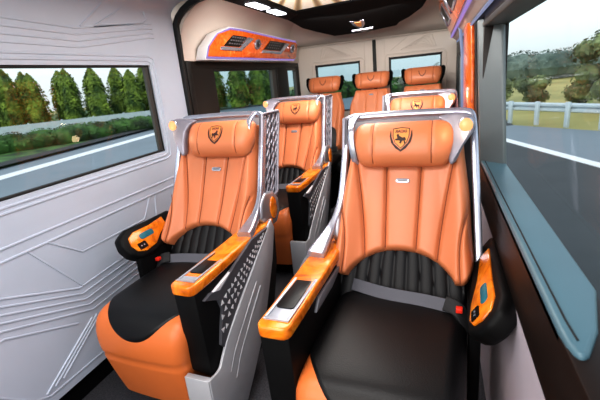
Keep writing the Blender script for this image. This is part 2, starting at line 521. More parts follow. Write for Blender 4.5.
    sc.build('touch_screen', M['screen'], wo, xf=xf, bevel=.001)
    # black body
    bd = MB(); bd.prism([(-.408,.682),(-.392,.325),(-.30,.22),(.12,.14),(.27,.50),(.285,.69)], lambda p, d: (p[0]*0+d, p[0], p[1]), c0+.006, c1-.004)
    bd.build('console_body', M['plastic'], root, xf=xf, bevel=.008)
    ip = MB(); ip.prism([(-.16,.678),(-.20,.64),(-.02,.64),(.14,.678)], lambda p, d: (d, p[0], p[1]), c0-.004, c0+.007)
    ip.build('inner_panel', M['grey'], root, xf=xf, bevel=.002)
    # silver side panel sweeping up to the rear
    edge = [tuple(p) for p in smooth_path([(-.432,.327,0),(-.365,.325,0),(-.33,.36,0),(-.275,.42,0),(-.14,.522,0),(.02,.625,0),(.225,.752,0)], 5)]
    edge = [(p[0], p[1]) for p in edge]
    low = [(.25,.70),(.19,.55),(.07,.36),(.0,.26),(-.14,.12),(-.22,.04),(-.432,.03)]
    sp_ = MB(); sp_.prism(edge+low, lambda p, d: (d+.012*math.exp(-((p[0]+.1)/.25)**2), p[0], p[1]), c1-.002, c1+.010)
    sp_.box(c0+.004, c1+.009, -.438, -.412, .03, .327)
    for off in (.06, .10):
        pth = [(c1+.0115+.012*math.exp(-((y+off*.6+.1)/.25)**2), y+off*.75, z-off*(1.35-.9*i/len(edge))) for i, (y, z) in enumerate(edge[8:24])]
        sp_.tube([(q[0]-.003,)+tuple(q[1:]) for q in pth], circ(.0045, 6), up=(1,0,0))
    so = sp_.build('side_panel', M['panel_silver'], root, xf=xf, bevel=.003, smooth=50)
    sk = MB()
    fin = [(-.375,.660),(-.33,.668),(-.272,.650),(-.15,.695),(.02,.745),(.19,.742),(.10,.68),(.0,.628),(-.12,.545),(-.19,.495),(-.255,.43),(-.30,.402),(-.322,.43),(-.30,.50),(-.275,.565),(-.29,.615),(-.33,.638)]
    fin = [(y, z-.018) for y, z in fin]
    sk.prism(fin, lambda p, d: (c1+d, p[0], p[1]), -.002, .012)
    sk.cur = 1
    for i in range(15):
        t = i/14
        for k in range(3):
            y = -.285+.40*t+.012*(k-1); lo = .47+.62*(y+.26) if y > -.26 else .44; hi = .632+.25*(y+.27)
            z = lo+(hi-lo)*(.22+.28*k)-.014
            r = .0135*(1-.35*t); a0 = PI/2*((i+k) % 4)+.4
            tri = [(y+r*math.cos(a0+j*2*PI/3), z+r*math.sin(a0+j*2*PI/3)) for j in range(3)]
            sk.prism(tri, lambda p, d: (c1+d, p[0], p[1]), .0115, .0135)
    sk.build('perforated_plate', [M['plate'], M['bright']], root, xf=xf)
    bl = MB(); bl.prism([(-.33,.640),(-.24,.656),(-.14,.672),(-.06,.676),(-.12,.655),(-.22,.636),(-.30,.628)], lambda p, d: (c1+d, p[0], p[1]), -.006, .008)
    bl.build('blade_trim', M['bright'], root, xf=xf, bevel=.002)
    # ---- window-side arm pod with tilted wood inlay
    A0 = warm_a
    def pod(p, d):   # p=(along y, up-tilt coordinate), d depth outward of the tilted face
        T = Vector((-.55, 0, .835)); N = Vector((.835, 0, .55))
        base = Vector((A0, 0, .655))
        q = base+T*p[1]+N*d
        return (q.x, p[0]+pody*sstep(.2, -.1, p[0]), q.z+.10*max(0, p[0]+.05)*.6)
    body = [(.24,.02),(.05,-.005),(-.10,-.025),(-.20,-.02),(-.245,.02),(-.26,.07),(-.245,.125),(-.19,.15),(-.05,.145),(.24,.13)]
    pb = MB(); pb.prism(body, pod, -.065, 0)
    po = pb.build('window_armrest', M['plastic'], root, xf=xf, bevel=.018, bseg=4, smooth=50)
    inl = [(.15,.065),(.02,.045),(-.08,.012),(-.16,.002),(-.205,.02),(-.222,.06),(-.21,.10),(-.165,.118),(-.05,.115),(.15,.115)]
    wi = MB(); wi.prism(inl, pod, -.004, .006); wi.build('wood_inlay', M['wood'], po, xf=xf, bevel=.004)
    ds = MB(); ds.prism([(-.10+p[0], .078+p[1]) for p in rrect(.052,.015,.014)], pod, .004, .009); ds.build('display', M['teal'], po, xf=xf, bevel=.001)
    sw = MB(); sw.prism([(-.165+p[0], .036+p[1]) for p in rrect(.026,.017,.004)], pod, .004, .010)
    sw.cur = 1
    for dx in (-.01, .008): sw.prism([(-.165+dx+p[0], .036+p[1]) for p in rrect(.004,.004,.002)], pod, .0095, .0112)
    sw.build('window_switch', [M['screen'], M['chrome']], po, xf=xf)
    st = MB(); st.box(A0-.035, A0+.0, -.10, .25, .25, .64); st.build('armrest_support', M['matte'], root, xf=xf, bevel=.01)
    # ---- seat belt
    sb_ = MB()
    pth = smooth_path([(cx+cw+.0,.16,.57),(cx+cw-.05,.115,.587),(cx+.05,.065,.588),(cx-.10,.045,.586),(cx-cw+.055,.03,.582)], 6)
    sb_.tube(pth, rrect(.002,.024,.0015,1), up=(0,.6,.8))
    be = sb_.build('seat_belt', M['belt'], root, xf=xf)
    bu = MB()
    bu.tube(smooth_path([(cx-cw+.07,.035,.590),(cx-cw+.025,.015,.580),(cx-cw-.005,.0,.51)], 4), rrect(.010,.026,.006,2), up=(0,.6,.8))
    bu.build('buckle', M['blackbelt'], be, xf=xf)
    rb = MB(); rb.box(cx-cw+.012, cx-cw+.034, -.012, .012, .585, .602); rb.build('release_button', M['red'], be, xf=xf, bevel=.003)
    # anchor flaps beside the lumbar cushion
    for sd in (1, -1):
        fl = MB()
        e0 = cx+sd*(cw-.005)
        fl.prism([(.30,.70),(.16,.62),(.10,.57),(.08,.50),(.20,.48),(.32,.56)], lambda p, d: (e0+d*sd-sd*.02*(p[1]-.5)*3, p[0], p[1]), -.03, -.01)
        fl.build('belt_flap', M['fluted'], root, xf=xf, bevel=.005)
    return root

RZ = math.radians(-3.7)
GS = 'quilted captain seats'
right = make_seat('captain_seat', -1, .230, .243, -.252, 0.0, .0, 0.0, 0.0, 'orange and black quilted leather captain seat by right window, nearest, largest', GS, (-.145,1.31,0), RZ)
left = make_seat('captain_seat', 1, .185, .240, -.268, -.035, .115, .038, .035, 'orange leather captain seat beside the white ribbed door panel', GS, (-1.10,1.52,0), RZ)
r2 = copy_tree(right); r2.location = (-.150,2.73,0)
r2['label'] = 'captain seat mostly hidden behind the nearest seat by right window, only its headrest showing'
l2 = copy_tree(left); l2.location = (-1.13,2.86,0)
l2['label'] = 'smaller captain seat behind the one at the white door panel, near dark rear-left window'

# ---------------------------------------------------------------- rear bench row
def make_rear(loc, label):
    root = empty('rear_seat', loc, RZ, label, 'seat', 'rear row seats')
    xf = lambda p: p
    m = MB(); W = .235; L = .66
    def f(fu, fv, front):
        u = 2*fu-1; s = L*fv; w = W-.05*sstep(.45, .66, s); a = u*w
        d = .055+.03*sstep(.6,.9,abs(u))*(1-.6*fv)
        for q in (.055+.01*fv, .13+.06*fv): d -= .008*math.exp(-((abs(a)-q)/.006)**2)
        ed = math.sqrt(max(0, 1-(1-min(1, (1-abs(u))*w/.035))**2))*math.sqrt(max(0, 1-(1-min(1, fv*L/.03, (1-fv)*L/.04))**2))
        return rec(a, s-.02, (d if front else -.04)*ed)
    m.grid(61, 30, lambda u, v: f(u, v, 1)); m.grid(20, 10, lambda u, v: f(u, v, 0))
    m.build('backrest', M['orange'], root, smooth=75)
    h = make_headrest(root, xf, .98, .72, .055, 1.1, False)
    t = MB(); t.box(-.15,.15,.39,.41,1.262,1.277); t.build('headrest_trim', M['gold'], h, bevel=.004)
    for sd in (-1, 1):
        e = MB(); e.prism([(.155,.66),(.185,.655),(.215,.72),(.222,.79),(.205,.815),(.15,.80)], lambda p, d: rec(sd*p[0], p[1], d-(p[0]-.15)*-.35), .0, .05)
        eo = e.build('headrest_wing', M['matte'], h, bevel=.012, bseg=3)
    c = MB()
    c.box(-.235,.235,-.36,.16,.36,.50); c.build('seat_cushion', M['black'], root, bevel=.04, bseg=4)
    p = MB(); p.box(-.21,.21,-.28,.16,0,.37); p.build('pedestal', M['matte'], root, bevel=.015)
    lm = MB(); lm.grid(41, 14, lambda u, v: (lambda a, t: rec(a, -.06+t*(.30-.10*(2*u-1)**4), .062+.022*math.sin(PI*min(1, t*1.0))*(1-(2*u-1)**6)+.006*abs(math.cos(u*6*PI))**.5))((2*u-1)*.20, v)); lm.build('lumbar_cushion', M['fluted'], root)
    b = MB(); pts = rrect(.022,.007,.006); b.prism(pts, lambda p, d: rec(p[0], .56+p[1], .055+d), 0, .005); b.build('badge', M['chrome'], root)
    bl = MB(); bl.tube(smooth_path([(-.225,.30,.86),(-.235,.20,.80),(-.225,.10,.70),(-.21,.0,.56),(-.19,-.05,.52)], 5), rrect(.003,.022,.002,1), up=(1,0,0))
    bo = bl.build('seat_belt', M['orange_deep'], root)
    bk = MB(); bk.box(-.245,-.185,.02,.06,.60,.70); bk.build('buckle', M['blackbelt'], bo, bevel=.006)
    return root
a = make_rear((-1.22,4.13,.085), 'leftmost of the three orange rear row seats under the rear windows')
b = copy_tree(a); b.location = (-.69,4.13,.085); b['label'] = 'middle of the three orange rear row seats, below the black pillar bar'
c = copy_tree(a); c.location = (-.165,4.13,.085); c['label'] = 'rightmost of the three orange rear row seats, before the right rear window'

# ---------------------------------------------------------------- van shell
XL, XR, YB, ZC = -1.62, .20, 4.95, 1.95
YF = -.25
# floor
m = MB(); m.box(XL-.05, .30, YF, 3.75, -.04, 0); m.box(XL-.05, .30, 3.75, YB+.05, -.04, .085)
struct(m.build('floor', M['carpet'], bevel=.01))
# left door panel with window opening, lip lines and embossed ribs
WY0, WY1, WZ0, WZ1 = .42, 2.115, 1.053, 1.568
m = MB()
def wall_with_hole(m, y0, y1, z0, z1, hy0, hy1, hz0, hz1, X0, X1):
    for (a,b,c,d) in ((y0,y1,z0,hz0),(y0,y1,hz1,z1),(y0,hy0,hz0,hz1),(hy1,y1,hz0,hz1)):
        m.box(X0, X1, a, b, c, d)
wall_with_hole(m, YF, 2.42, .12, 1.86, WY0, WY1, WZ0, WZ1, XL-.05, XL)
# curve to the ceiling
def cove(y0, y1, xs, z0, rx, rz, sgn, n=10):
    out = []
    for i in range(n+1):
        t = PI/2*i/n; out.append((xs+sgn*rx*(1-math.cos(t)), z0+rz*math.sin(t)))
    m.add([(x, y0, z) for x, z in out]+[(x, y1, z) for x, z in out], [(i, i+1, n+2+i, n+1+i) for i in range(n)])
cove(YF, 2.42, XL, 1.86, .16, .09, 1)
def rib(pts, r=.005):
    m.tube([(XL, y, z) for y, z in pts], circ(r, 6), up=(1,0,0))
def arc2(pts, n=5): return [(p[0], p[1]) for p in smooth_path([(y, z, 0) for y, z in pts], n)]
# window surround lips
for o_, r in ((.025,.006),(.048,.006)):
    rib([(YF, WZ1+o_), (WY1-.05+o_, WZ1+o_), (WY1-.01+o_, WZ1-.012+o_), (WY1+o_, WZ1-.05), (WY1+o_, WZ0+.05), (WY1-.012+o_, WZ0+.012-o_), (WY1-.05+o_, WZ0-o_), (YF, WZ0-o_)], r)
# belt ribs
rib([(YF,.875),(2.36,.875)], .006); rib([(YF,.825),(2.36,.825)], .006)
rib([(1.09,.825),(1.30,.545)]); rib([(1.185,.825),(1.345,.708),(1.80,.708),(1.88,.825)]); rib([(1.93,.825),(1.90,.67)])
for k in range(5):
    z = .035*k; rib([(YF, .81-z*1.0), (.9,.705-z), (1.275+.01*k,.548-z), (2.36,.612-z)], .005)
for k in range(3):
    rib([(1.30-.005*k+.035*k,.372), (.985+.045*k,.185+.005*k)], .006)
rib([(YF,.50),(.62,.46),(.80,.34),(.93,.20),(1.0,.165),(2.36,.165)])
rib([(YF,.565),(.9,.53),(1.22,.39)])
# upper ribs
for k in range(4):
    z = .032*k
    rib([(YF, 1.80-z), (1.05,1.755-z), (1.62,1.735-z*.9), (2.16,1.80-z*.8), (2.20,1.80-z*.8)], .005)
for pts in (((1.655,1.745),(1.83,1.868)), ((1.735,1.748),(1.98,1.868)), ((1.735,1.748),(2.13,1.80),(2.165,1.82),(2.15,1.865))): rib(list(pts), .005)
struct(m.build('wall_left', M['wall'], smooth=35))
# window 1: black rubber surround, grey inner frame strip, glass
def window(n, X, y0, y1, z0, z1, out, fm=M['rubber'], gm=M['glass'], fw=.018, dep=.05, strip=None):
    m = MB()
    a, b = sorted((X+out*.008, X-out*(-dep)))
    for (p,q,r,s) in ((y0,y1,z0,z0+fw),(y0,y1,z1-fw,z1),(y0,y0+fw,z0,z1),(y1-fw,y1,z0,z1)): m.box(a, b, p, q, r, s)
    fr = struct(m.build('window_%d' % n, fm, bevel=.004))
    g = MB(); gx = X+out*dep*.7; g.add([(gx,y0,z0),(gx,y1,z0),(gx,y1,z1),(gx,y0,z1)], [(0,1,2,3)])
    g.build('glass', gm, fr)
    if strip:
        s = MB(); s.box(min(X+out*.012, X+out*dep), max(X+out*.012, X+out*dep), y1-fw-strip, y1-fw, z0+fw, z1-fw); s.build('frame_strip', M['frame'], fr)
    return fr
window(1, XL, WY0, WY1, WZ0, WZ1, -1, fw=.012, dep=.03, strip=.028)
# rubber door seal
m = MB()
pth = [(XL+.005,2.435,.02),(XL+.005,2.435,1.0),(XL+.005,2.44,1.60),(XL+.012,2.44,1.78)]+[(XL+.30*(1-math.cos(PI/2*i/6))+.008, 2.435-.06*(i/6)**2, 1.78+.165*math.sin(PI/2*i/6)-.006) for i in range(1,7)]
m.tube(pth, rrect(.020,.016,.008,2), up=(0,1,0))
struct(m.build('trim_2', M['rubber']))
m = MB(); m.box(XL-.09, XL-.03, YF, 2.42, 0, .125); struct(m.build('trim_7', M['matte']))
# rear-left dark wall with two windows
m = MB()
wall_with_hole(m, 2.44, 4.46, .0, 1.595, 2.86, 4.20, 1.02, 1.545, XL-.05, XL)
wall_with_hole(m, 4.46, YB, .0, 1.595, 4.53, 4.87, 1.02, 1.545, XL-.05, XL)
m.box(XL, XL+.02, 2.47, 2.53, .6, 1.59)
struct(m.build('wall_left_rear', M['darkwall'], bevel=.004))
window(2, XL, 2.86, 4.20, 1.02, 1.545, -1, M['rubber'], M['glassb'], .02, .05, strip=.10)
window(3, XL, 4.53, 4.87, 1.02, 1.545, -1, M['frame'], M['glassb'], .03)
# upper cove above the dark wall
m = MB()
m.box(XL-.05, XL+.012, 2.45, YB, 1.595, 1.66)
def cove2(y0, y1): cove(y0, y1, XL+.012, 1.66, .32, .29, 1)
cove2(2.45, YB)
cap = [(XL+.012+.32*(1-math.cos(PI/2*i/10)), 1.66+.29*math.sin(PI/2*i/10)) for i in range(11)]+[(XL+.34,1.975),(XL-.06,1.975),(XL-.06,1.60),(XL+.012,1.60)]
m.prism(cap, lambda p, d: (p[0], d, p[1]), 2.445, 2.455)
struct(m.build('wall_left_upper', M['cream'], smooth=60))
# ceiling
m = MB(); m.box(XL+.26, .02, YF, 4.05, ZC, ZC+.03)
n = 10
prof = [(4.05, ZC)]+[(4.05+.55*i/n, ZC-.02*(i/n)-.15*(i/n)**2) for i in range(1, n+1)]+[(YB, 1.775)]
for (p, q) in zip(prof, prof[1:]):
    m.add([(XL,p[0],p[1]),(.24,p[0],p[1]),(.24,q[0],q[1]),(XL,q[0],q[1])], [(0,1,2,3)])
m.add([(XL-.05,YF,1.95),(XL+.32,YF,1.95),(XL+.32,YB,1.95),(XL-.05,YB,1.95)], [(0,1,2,3)])
m.add([(-.02,YF,1.955),(.4,YF,1.955),(.4,YB,1.955),(-.02,YB,1.955)], [(0,1,2,3)])
struct(m.build('ceiling', M['cream'], smooth=60))
# rear wall with two windows, bar and nested ribs
m = MB()
def hbox(x0, x1, z0, z1): m.box(x0, x1, YB, YB+.05, z0, z1)
RW = [(-1.40,-.86,.98,1.545), (-.52,.05,.98,1.545)]
hbox(XL,.25,0,.98); hbox(XL,.25,1.545,1.80)
hbox(XL,-1.40,.98,1.545); hbox(-.86,-.52,.98,1.545); hbox(.05,.25,.98,1.545)
def rr(pts, r=.006): m.tube([(x, YB, z) for x, z in pts], circ(r, 6), up=(0,1,0))
rr([(XL,1.768),(.25,1.768)], .014)
for (x0, x1, s) in ((-1.40,-.86,1), (-.52,.05,-1)):
    rr([(x0-.05,1.0),(x0-.05,1.54),(x0-.02,1.575),(x1+.02,1.575),(x1+.05,1.54),(x1+.05,1.0)])
    xa, xb = (x0, x1) if s > 0 else (x1, x0)
    for k in range(4):
        t = k/4.0
        rr([(xa+s*.06+s*.03*k,1.615+.012*k), (xa+s*(.10+.035*k),1.735-.018*k), (xa+s*(.18+.015*k),1.735-.018*k), (xa+s*(.44-.05*k),1.615+.012*k), (xa+s*.06+s*.03*k,1.615+.012*k)], .004)
    rr([(xb-s*.02,1.62),(xb-s*.20,1.74)], .004)
rr([(-.80,1.0),(-.80,1.74)], .004); rr([(-.57,1.0),(-.57,1.74)], .004)
struct(m.build('wall_rear', M['cream']))
m = MB(); m.box(-.705,-.665,YB-.02,YB,1.0,1.755); struct(m.build('trim_3', M['rubber'], bevel=.008))
for i, (x0, x1, z0, z1) in enumerate(RW):
    m = MB(); w = .016
    for (p,q,r,s) in ((x0,x1,z0,z0+w),(x0,x1,z1-.025,z1),(x0,x0+w,z0,z1),(x1-w,x1,z0,z1)): m.box(p,q,YB-.006,YB+.04,r,s)
    fr = struct(m.build('window_%d' % (4+i), M['rubber'], bevel=.004))
    g = MB(); g.add([(x0,YB+.03,z0),(x1,YB+.03,z0),(x1,YB+.03,z1),(x0,YB+.03,z1)], [(0,1,2,3)]); g.build('glass', M['glassb'], fr)
# right wall
SZ = .95
m = MB()
m.box(.205,.26,YF,2.34,0,.77)
struct(m.build('wall_right_lower', M['lower']))
m = MB()
m.prism([(.20,.76),(.20,SZ-.01),(.30,SZ-.01),(.30,.76)], lambda p, d: (p[0], d, p[1]), YF, 2.46)
m.box(.20,.30,2.10,2.46,.0,1.60)
m.box(.20,.30,YF,2.46,1.565,1.70)                      # header over the window
m.box(.20,.30,2.46,3.10,0,1.64)                        # behind the wood pillar
wall_with_hole(m, 3.10, YB, 0, 1.64, 3.28, 4.35, .98, 1.50, .20, .27)
struct(m.build('wall_right', M['brownwall'], bevel=.004))
# sill with rounded nose
m = MB()
nose = [(.20,.69),(.202,.655),(.207,.632),(.215,.620),(.228,.632),(.26,.70),(.30,.84)]
out = nose+[(.30,2.03),(.20,2.09)]
m.prism(out, lambda p, d: (p[0], p[1], SZ+d), -.035, 0)
so = struct(m.build('trim_4', M['sill'], bevel=.008, bseg=3))
m = MB(); m.tube([(.216,2.05,SZ+.0005),(.216,.72,SZ+.0005),(.219,.66,SZ+.0005)], circ(.002,6)); m.build('edge_line', M['rubber'], so)
# right big window: reveal pillar, header lip, glass
m = MB()
pillar = [(.196,2.05),(.196,2.16),(.22,2.16),(.295,2.06),(.30,1.97),(.285,1.965)]
m.prism(pillar, lambda p, d: (p[0]-(d-.95)*.03, p[1]+(d-.95)*.18, d), .93, 1.585)
fr = struct(m.build('window_6', M['framelite'], bevel=.006))
m = MB(); m.prism([(.192,2.10),(.192,2.19),(.205,2.19),(.205,2.10)], lambda p, d: (p[0]-(d-.95)*.03, p[1]+(d-.95)*.18, d), .93, 1.585)
m.build('frame_edge', M['rubber'], fr)
m = MB(); m.box(.196,.30,YF,2.26,1.548,1.572); m.build('header_lip', M['frame'], fr, bevel=.006)
m = MB(); m.add([(.298,YF,.93),(.298,2.0,.93),(.28,2.12,1.57),(.28,YF,1.57)], [(0,1,2,3)]); m.build('glass', M['glass'], fr)
window(7, .20, 3.28, 4.35, .98, 1.50, 1, M['framelite'], M['glassb'], .035)
# wood pillar cover and neon strip
m = MB(); m.prism([(.185,2.50),(.172,2.56),(.172,2.95),(.185,3.0),(.205,3.0),(.205,2.50)], lambda p, d: (p[0]-(d-.9)*.012, p[1]+(d-1.0)*.10, d), .80, 1.66)
struct(m.build('trim_5', M['consolewood'], bevel=.006))
m = MB(); m.tube([(.17,3.05,.9),(.165,3.12,1.45),(.15,3.15,1.62),(.12,3.15,1.70)], rrect(.006,.010,.005,2), up=(1,0,0)); struct(m.build('trim_6', M['neonw']))

# ---------------------------------------------------------------- ceiling fixtures
# black frame with starburst panel
sb = NT('starburst_panel'); b_ = sb.b
tc = sb.node('ShaderNodeTexCoord'); mp = sb.node('ShaderNodeMapping'); sb.link(tc.outputs['Object'], mp.inputs['Vector'])
gr = sb.node('ShaderNodeTexGradient', gradient_type='RADIAL'); sb.link(mp.outputs['Vector'], gr.inputs['Vector'])
mu = sb.node('ShaderNodeMath', operation='MULTIPLY'); mu.inputs[1].default_value = 84*PI; sb.link(gr.outputs['Fac'], mu.inputs[0])
sn = sb.node('ShaderNodeMath', operation='SINE'); sb.link(mu.outputs[0], sn.inputs[0])
rp = sb.node('ShaderNodeValToRGB'); e = rp.color_ramp.elements
e[0].position = .0; e[0].color = srgb('#8d7354'); e[1].position = .55; e[1].color = srgb('#f2ead8'); q = e.new(.25); q.color = srgb('#cdbb98')
ad = sb.node('ShaderNodeMath', operation='MULTIPLY_ADD'); ad.inputs[1].default_value = .5; ad.inputs[2].default_value = .5; sb.link(sn.outputs[0], ad.inputs[0]); sb.link(ad.outputs[0], rp.inputs['Fac'])
nz = sb.node('ShaderNodeTexNoise', Scale=2.2); sb.link(tc.outputs['Object'], nz.inputs['Vector'])
r2_ = sb.node('ShaderNodeValToRGB'); r2_.color_ramp.elements[0].position = .55; r2_.color_ramp.elements[1].position = .66
sb.link(nz.outputs['Fac'], r2_.inputs['Fac'])
mx = sb.node('ShaderNodeMix', data_type='RGBA'); sb.link(r2_.outputs['Color'], mx.inputs['Factor']); sb.link(rp.outputs['Color'], mx.inputs[6]); mx.inputs[7].default_value = srgb('#c080d8')
sb.link(mx.outputs[2], b_.inputs['Base Color']); sb.link(mx.outputs[2], b_.inputs['Emission Color']); b_.inputs['Emission Strength'].default_value = .55
ROOF = empty('ceiling_light_panel', (-.66,2.2,1.94), 0, 'black framed starburst ceiling panel with white strip lamps and emblem flap', 'ceiling panel')
def rl(p): return (p[0]+.66, p[1]-2.2, p[2]-1.94)
m = MB()
xl0, xl1, xr1, xr0 = -1.24, -1.06, -.26, -.08
m.box(xl0, xl1, .2, 3.95, 1.905, 1.955); m.box(xr1, xr0, .2, 3.6, 1.905, 1.955)
m.build('side_frame', M['matte'], ROOF, bevel=.01, xf=rl)
m = MB()
flap = [(-1.24,3.55,1.915),(-1.05,3.30,1.912),(-.66,3.22,1.912),(-.26,3.15,1.912),(-.07,3.15,1.915),(-.07,3.60,1.912),(-.12,3.85,1.885),(-.24,4.05,1.845),(-.33,4.10,1.82),(-.36,4.16,1.80),(-.66,4.22,1.785),(-.97,4.22,1.785),(-1.02,4.12,1.80),(-1.10,4.05,1.825),(-1.20,3.90,1.86)]
nn = len(flap)
m.add([p for p in flap]+[(p[0],p[1],p[2]+.06) for p in flap], [tuple(range(nn)), tuple(range(2*nn-1,nn-1,-1))]+[(i,(i+1)%nn,nn+(i+1)%nn,nn+i) for i in range(nn)])
fo = m.build('rear_flap', M['matte'], ROOF, xf=rl, smooth=30)
def flp(p, d):  # a point on the sloping rear flap
    t = p[1]; y = 3.62+t; z = 1.908-.9*max(0, (y-3.55))*.21
    return rl((-.665+p[0], y, z-.012-d))
m = MB(); m.prism([(-.06,.16),(.06,.16),(.055,.26),(.02,.36),(0,.38),(-.02,.36),(-.055,.26)], flp, 0, .01); eo = m.build('roof_emblem', M['chrome'], fo)
m = MB(); m.prism([(-.03,.20),(.03,.20),(.02,.30),(0,.33),(-.02,.30)], flp, .009, .013); m.build('emblem_core', M['gold'], eo)
m = MB(); m.prism([(-.10,.44),(.10,.42),(.10,.455),(.03,.475),(0,.50),(-.03,.475),(-.10,.465)], flp, 0, .01); m.build('light_bar', M['chrome'], fo)
m = MB(); m.box(xl1-.01, xr1+.01, .2, 3.35, 1.925, 1.94); m.build('starburst_panel', sb.m, ROOF, xf=lambda p: rl(p))
m = MB()
for y0, y1 in ((2.62,2.88),(2.98,3.22)): m.box(-1.185,-1.11,y0,y1,1.895,1.907)
m.build('strip_lamp', M['led'], ROOF, xf=rl, bevel=.006)

# left overhead console, orange with two vents and two speakers
CON = empty('overhead_console', (-1.53,2.72,1.632), 0, 'orange burl overhead console with two black vents above the dark left window', 'overhead console')
cT = Vector((-.55,0,.835)).normalized(); cN = Vector((.835,0,-.0)).normalized()
def con(p, d):   # p=(y along, height), face leaning outwards at the top
    return (-.0+.055*(p[1]/.2)+d+.0, p[0], p[1])
def outl(s, k=0): 
    return [(-.10-k,-.02-k),(-.085-k*.7,.05),(.02-k*.4,.135+k*.4),(.20,.178+k),(.42,.182+k),(1.20,.170+k),(1.74+k*.5,.165+k),(1.81+k,.13),(1.82+k,.02),(1.78+k*.6,-.012-k),(.1,-.02-k)]
m = MB(); m.prism(outl(1,.018), con, -.07, .014); m.build('console_rim', M['bright'], CON, bevel=.008)
m = MB(); m.prism(outl(1,.010), con, .0, .019); m.build('neon_edge', M['neon'], CON, bevel=.004)
m = MB(); m.prism(outl(1,-.004), con, .0, .026); m.build('console_face', M['consolewood'], CON, bevel=.006)
for (y0, w) in ((.10,.42),(.86,.56)):
    m = MB(); m.prism([(y0-.04,.03),(y0+w-.12,.03),(y0+w+.09,.135),(y0+w-.03,.138),(y0+w-.15,.055),(y0-.03,.055)], con, .02, .036); vo = m.build('vent', M['chrome'], CON, bevel=.003)
    m = MB(); m.prism([(y0,.06),(y0+w-.16,.06),(y0+w-.04,.138),(y0+.13,.138)], con, .02, .034)
    m.cur = 1
    for i in range(6):
        for j in range(3):
            yy = y0+.07+.022*j+.05*i*(w/.42)*.8; zz = .075+.022*j
            m.prism([(yy,zz),(yy+.022,zz),(yy+.026,zz+.01),(yy+.004,zz+.01)], con, .033, .036)
    m.build('vent_grille', [M['screen'], M['grey']], vo)
for y in (.70, 1.62):
    m = MB(); m.prism([(y+.055*math.cos(a*PI/10), .095+.042*math.sin(a*PI/10)) for a in range(20)], con, .02, .04); sp = m.build('speaker', M['chrome'], CON, bevel=.004)
    m = MB(); m.prism([(y+.033*math.cos(a*PI/10), .095+.026*math.sin(a*PI/10)) for a in range(20)], con, .038, .043)
    m.build('speaker_cone', M['darkgrey'], sp)
    m = MB(); m.box(.085+.0,.089,y-.028,y+.028,.091,.099); m.build('speaker_bar', M['chrome'], sp)
# right overhead console
RC = empty('overhead_console', (.15,2.5,1.62), 0, 'orange overhead console with violet neon edges above the right window', 'overhead console')
RP = [(.225,1.635),(.175,1.605),(.135,1.64),(.015,1.90),(.02,1.955),(.225,1.955)]
def rcl(p): return (p[0]-.15, p[1]-2.5, p[2]-1.62)
m = MB(); m.prism(RP, lambda p, d: rcl((p[0], d, p[1])), .6, 4.3); m.build('console_body', M['cream'], RC, bevel=.008)
def rcf(p, d):  # p=(y, t across the face)
    x = .135-.12*p[1]; z = 1.64+.26*p[1]; return rcl((x-.908*d, p[0], z-.419*d))
m = MB(); m.prism([(.7,.10),(4.1,.10),(4.2,.25),(4.0,.95),(.7,.95)], rcf, 0, .008); m.build('console_face', M['consolewood'], RC, bevel=.003)
m = MB(); m.prism([(.6,.0),(4.28,.0),(4.28,.06),(.6,.06)], rcf, 0, .012); m.build('neon_edge', M['neon'], RC, bevel=.003)
m = MB(); m.tube([rcl((.178,.6,1.60)), rcl((.178,4.28,1.60))], circ(.007,8)); m.build('neon_tube', M['neonw'], RC)
for y0 in (1.3, 2.4, 3.3):
    m = MB(); m.prism([(y0,.28),(y0+.42,.28),(y0+.58,.80),(y0+.16,.80)], rcf, .005, .016); vo = m.build('vent', M['chrome'], RC, bevel=.003)
    m = MB(); m.prism([(y0+.07,.34),(y0+.40,.34),(y0+.50,.74),(y0+.17,.74)], rcf, .012, .019); m.build('vent_grille', M['screen'], vo)
for y0 in (3.0, 3.95):
    m = MB(); m.prism([(y0+.09*math.cos(a*PI/10), .55+.25*math.sin(a*PI/10)) for a in range(20)], rcf, .005, .02); m.build('speaker', M['chrome'], RC, bevel=.004)

# ---------------------------------------------------------------- outside
G = -.7
def leafmat(name, c0, c1, sc=3.0):
    t = NT(name); t.b.inputs['Roughness'].default_value = .8
    tc = t.node('ShaderNodeTexCoord'); n = t.node('ShaderNodeTexNoise', Scale=sc, Detail=4.0)
    t.link(tc.outputs['Object'], n.inputs['Vector'])
    r = t.node('ShaderNodeValToRGB'); r.color_ramp.elements[0].position = .35; r.color_ramp.elements[1].position = .68
    r.color_ramp.elements[0].color = srgb(c0); r.color_ramp.elements[1].color = srgb(c1)
    t.link(n.outputs['Fac'], r.inputs['Fac']); t.link(r.outputs['Color'], t.b.inputs['Base Color'])
    return t.m
M['conifer'] = leafmat('conifer_leaves', '#2a4a16', '#8fa63e', .9)
M['hedge'] = leafmat('hedge_leaves', '#1c3014', '#55803a', 1.2)
M['tree'] = leafmat('tree_leaves', '#46523f', '#8a9666', 1.4)
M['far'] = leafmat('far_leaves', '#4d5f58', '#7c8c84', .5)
M['bark'] = mat('bark', '#4a3a2c', .9)
M['asphalt'] = mat('asphalt', '#44474a', .8, var=.08, vscale=1.2)
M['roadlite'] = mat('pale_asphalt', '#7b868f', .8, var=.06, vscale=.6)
M['line'] = mat('road_paint', '#e2e4e6', .7)
M['fieldm'] = leafmat('field_grass', '#8d8a52', '#b9ae72', .25)
M['rail'] = mat('galvanised_steel', '#bcc8ce', .45, metal=.1)
M['kerb'] = mat('dark_kerb', '#2a2c2e', .8)
def slab(name, pts, z, m_, t=.03, kind='structure'):
    m = MB(); m.prism(pts, lambda p, d: (p[0], p[1], z+d), -t, 0); o = m.build(name, m_); o['kind'] = kind; return o
slab('ground', [(-120,-20),(90,-20),(90,140),(-120,140)], G-.06, M['fieldm'])
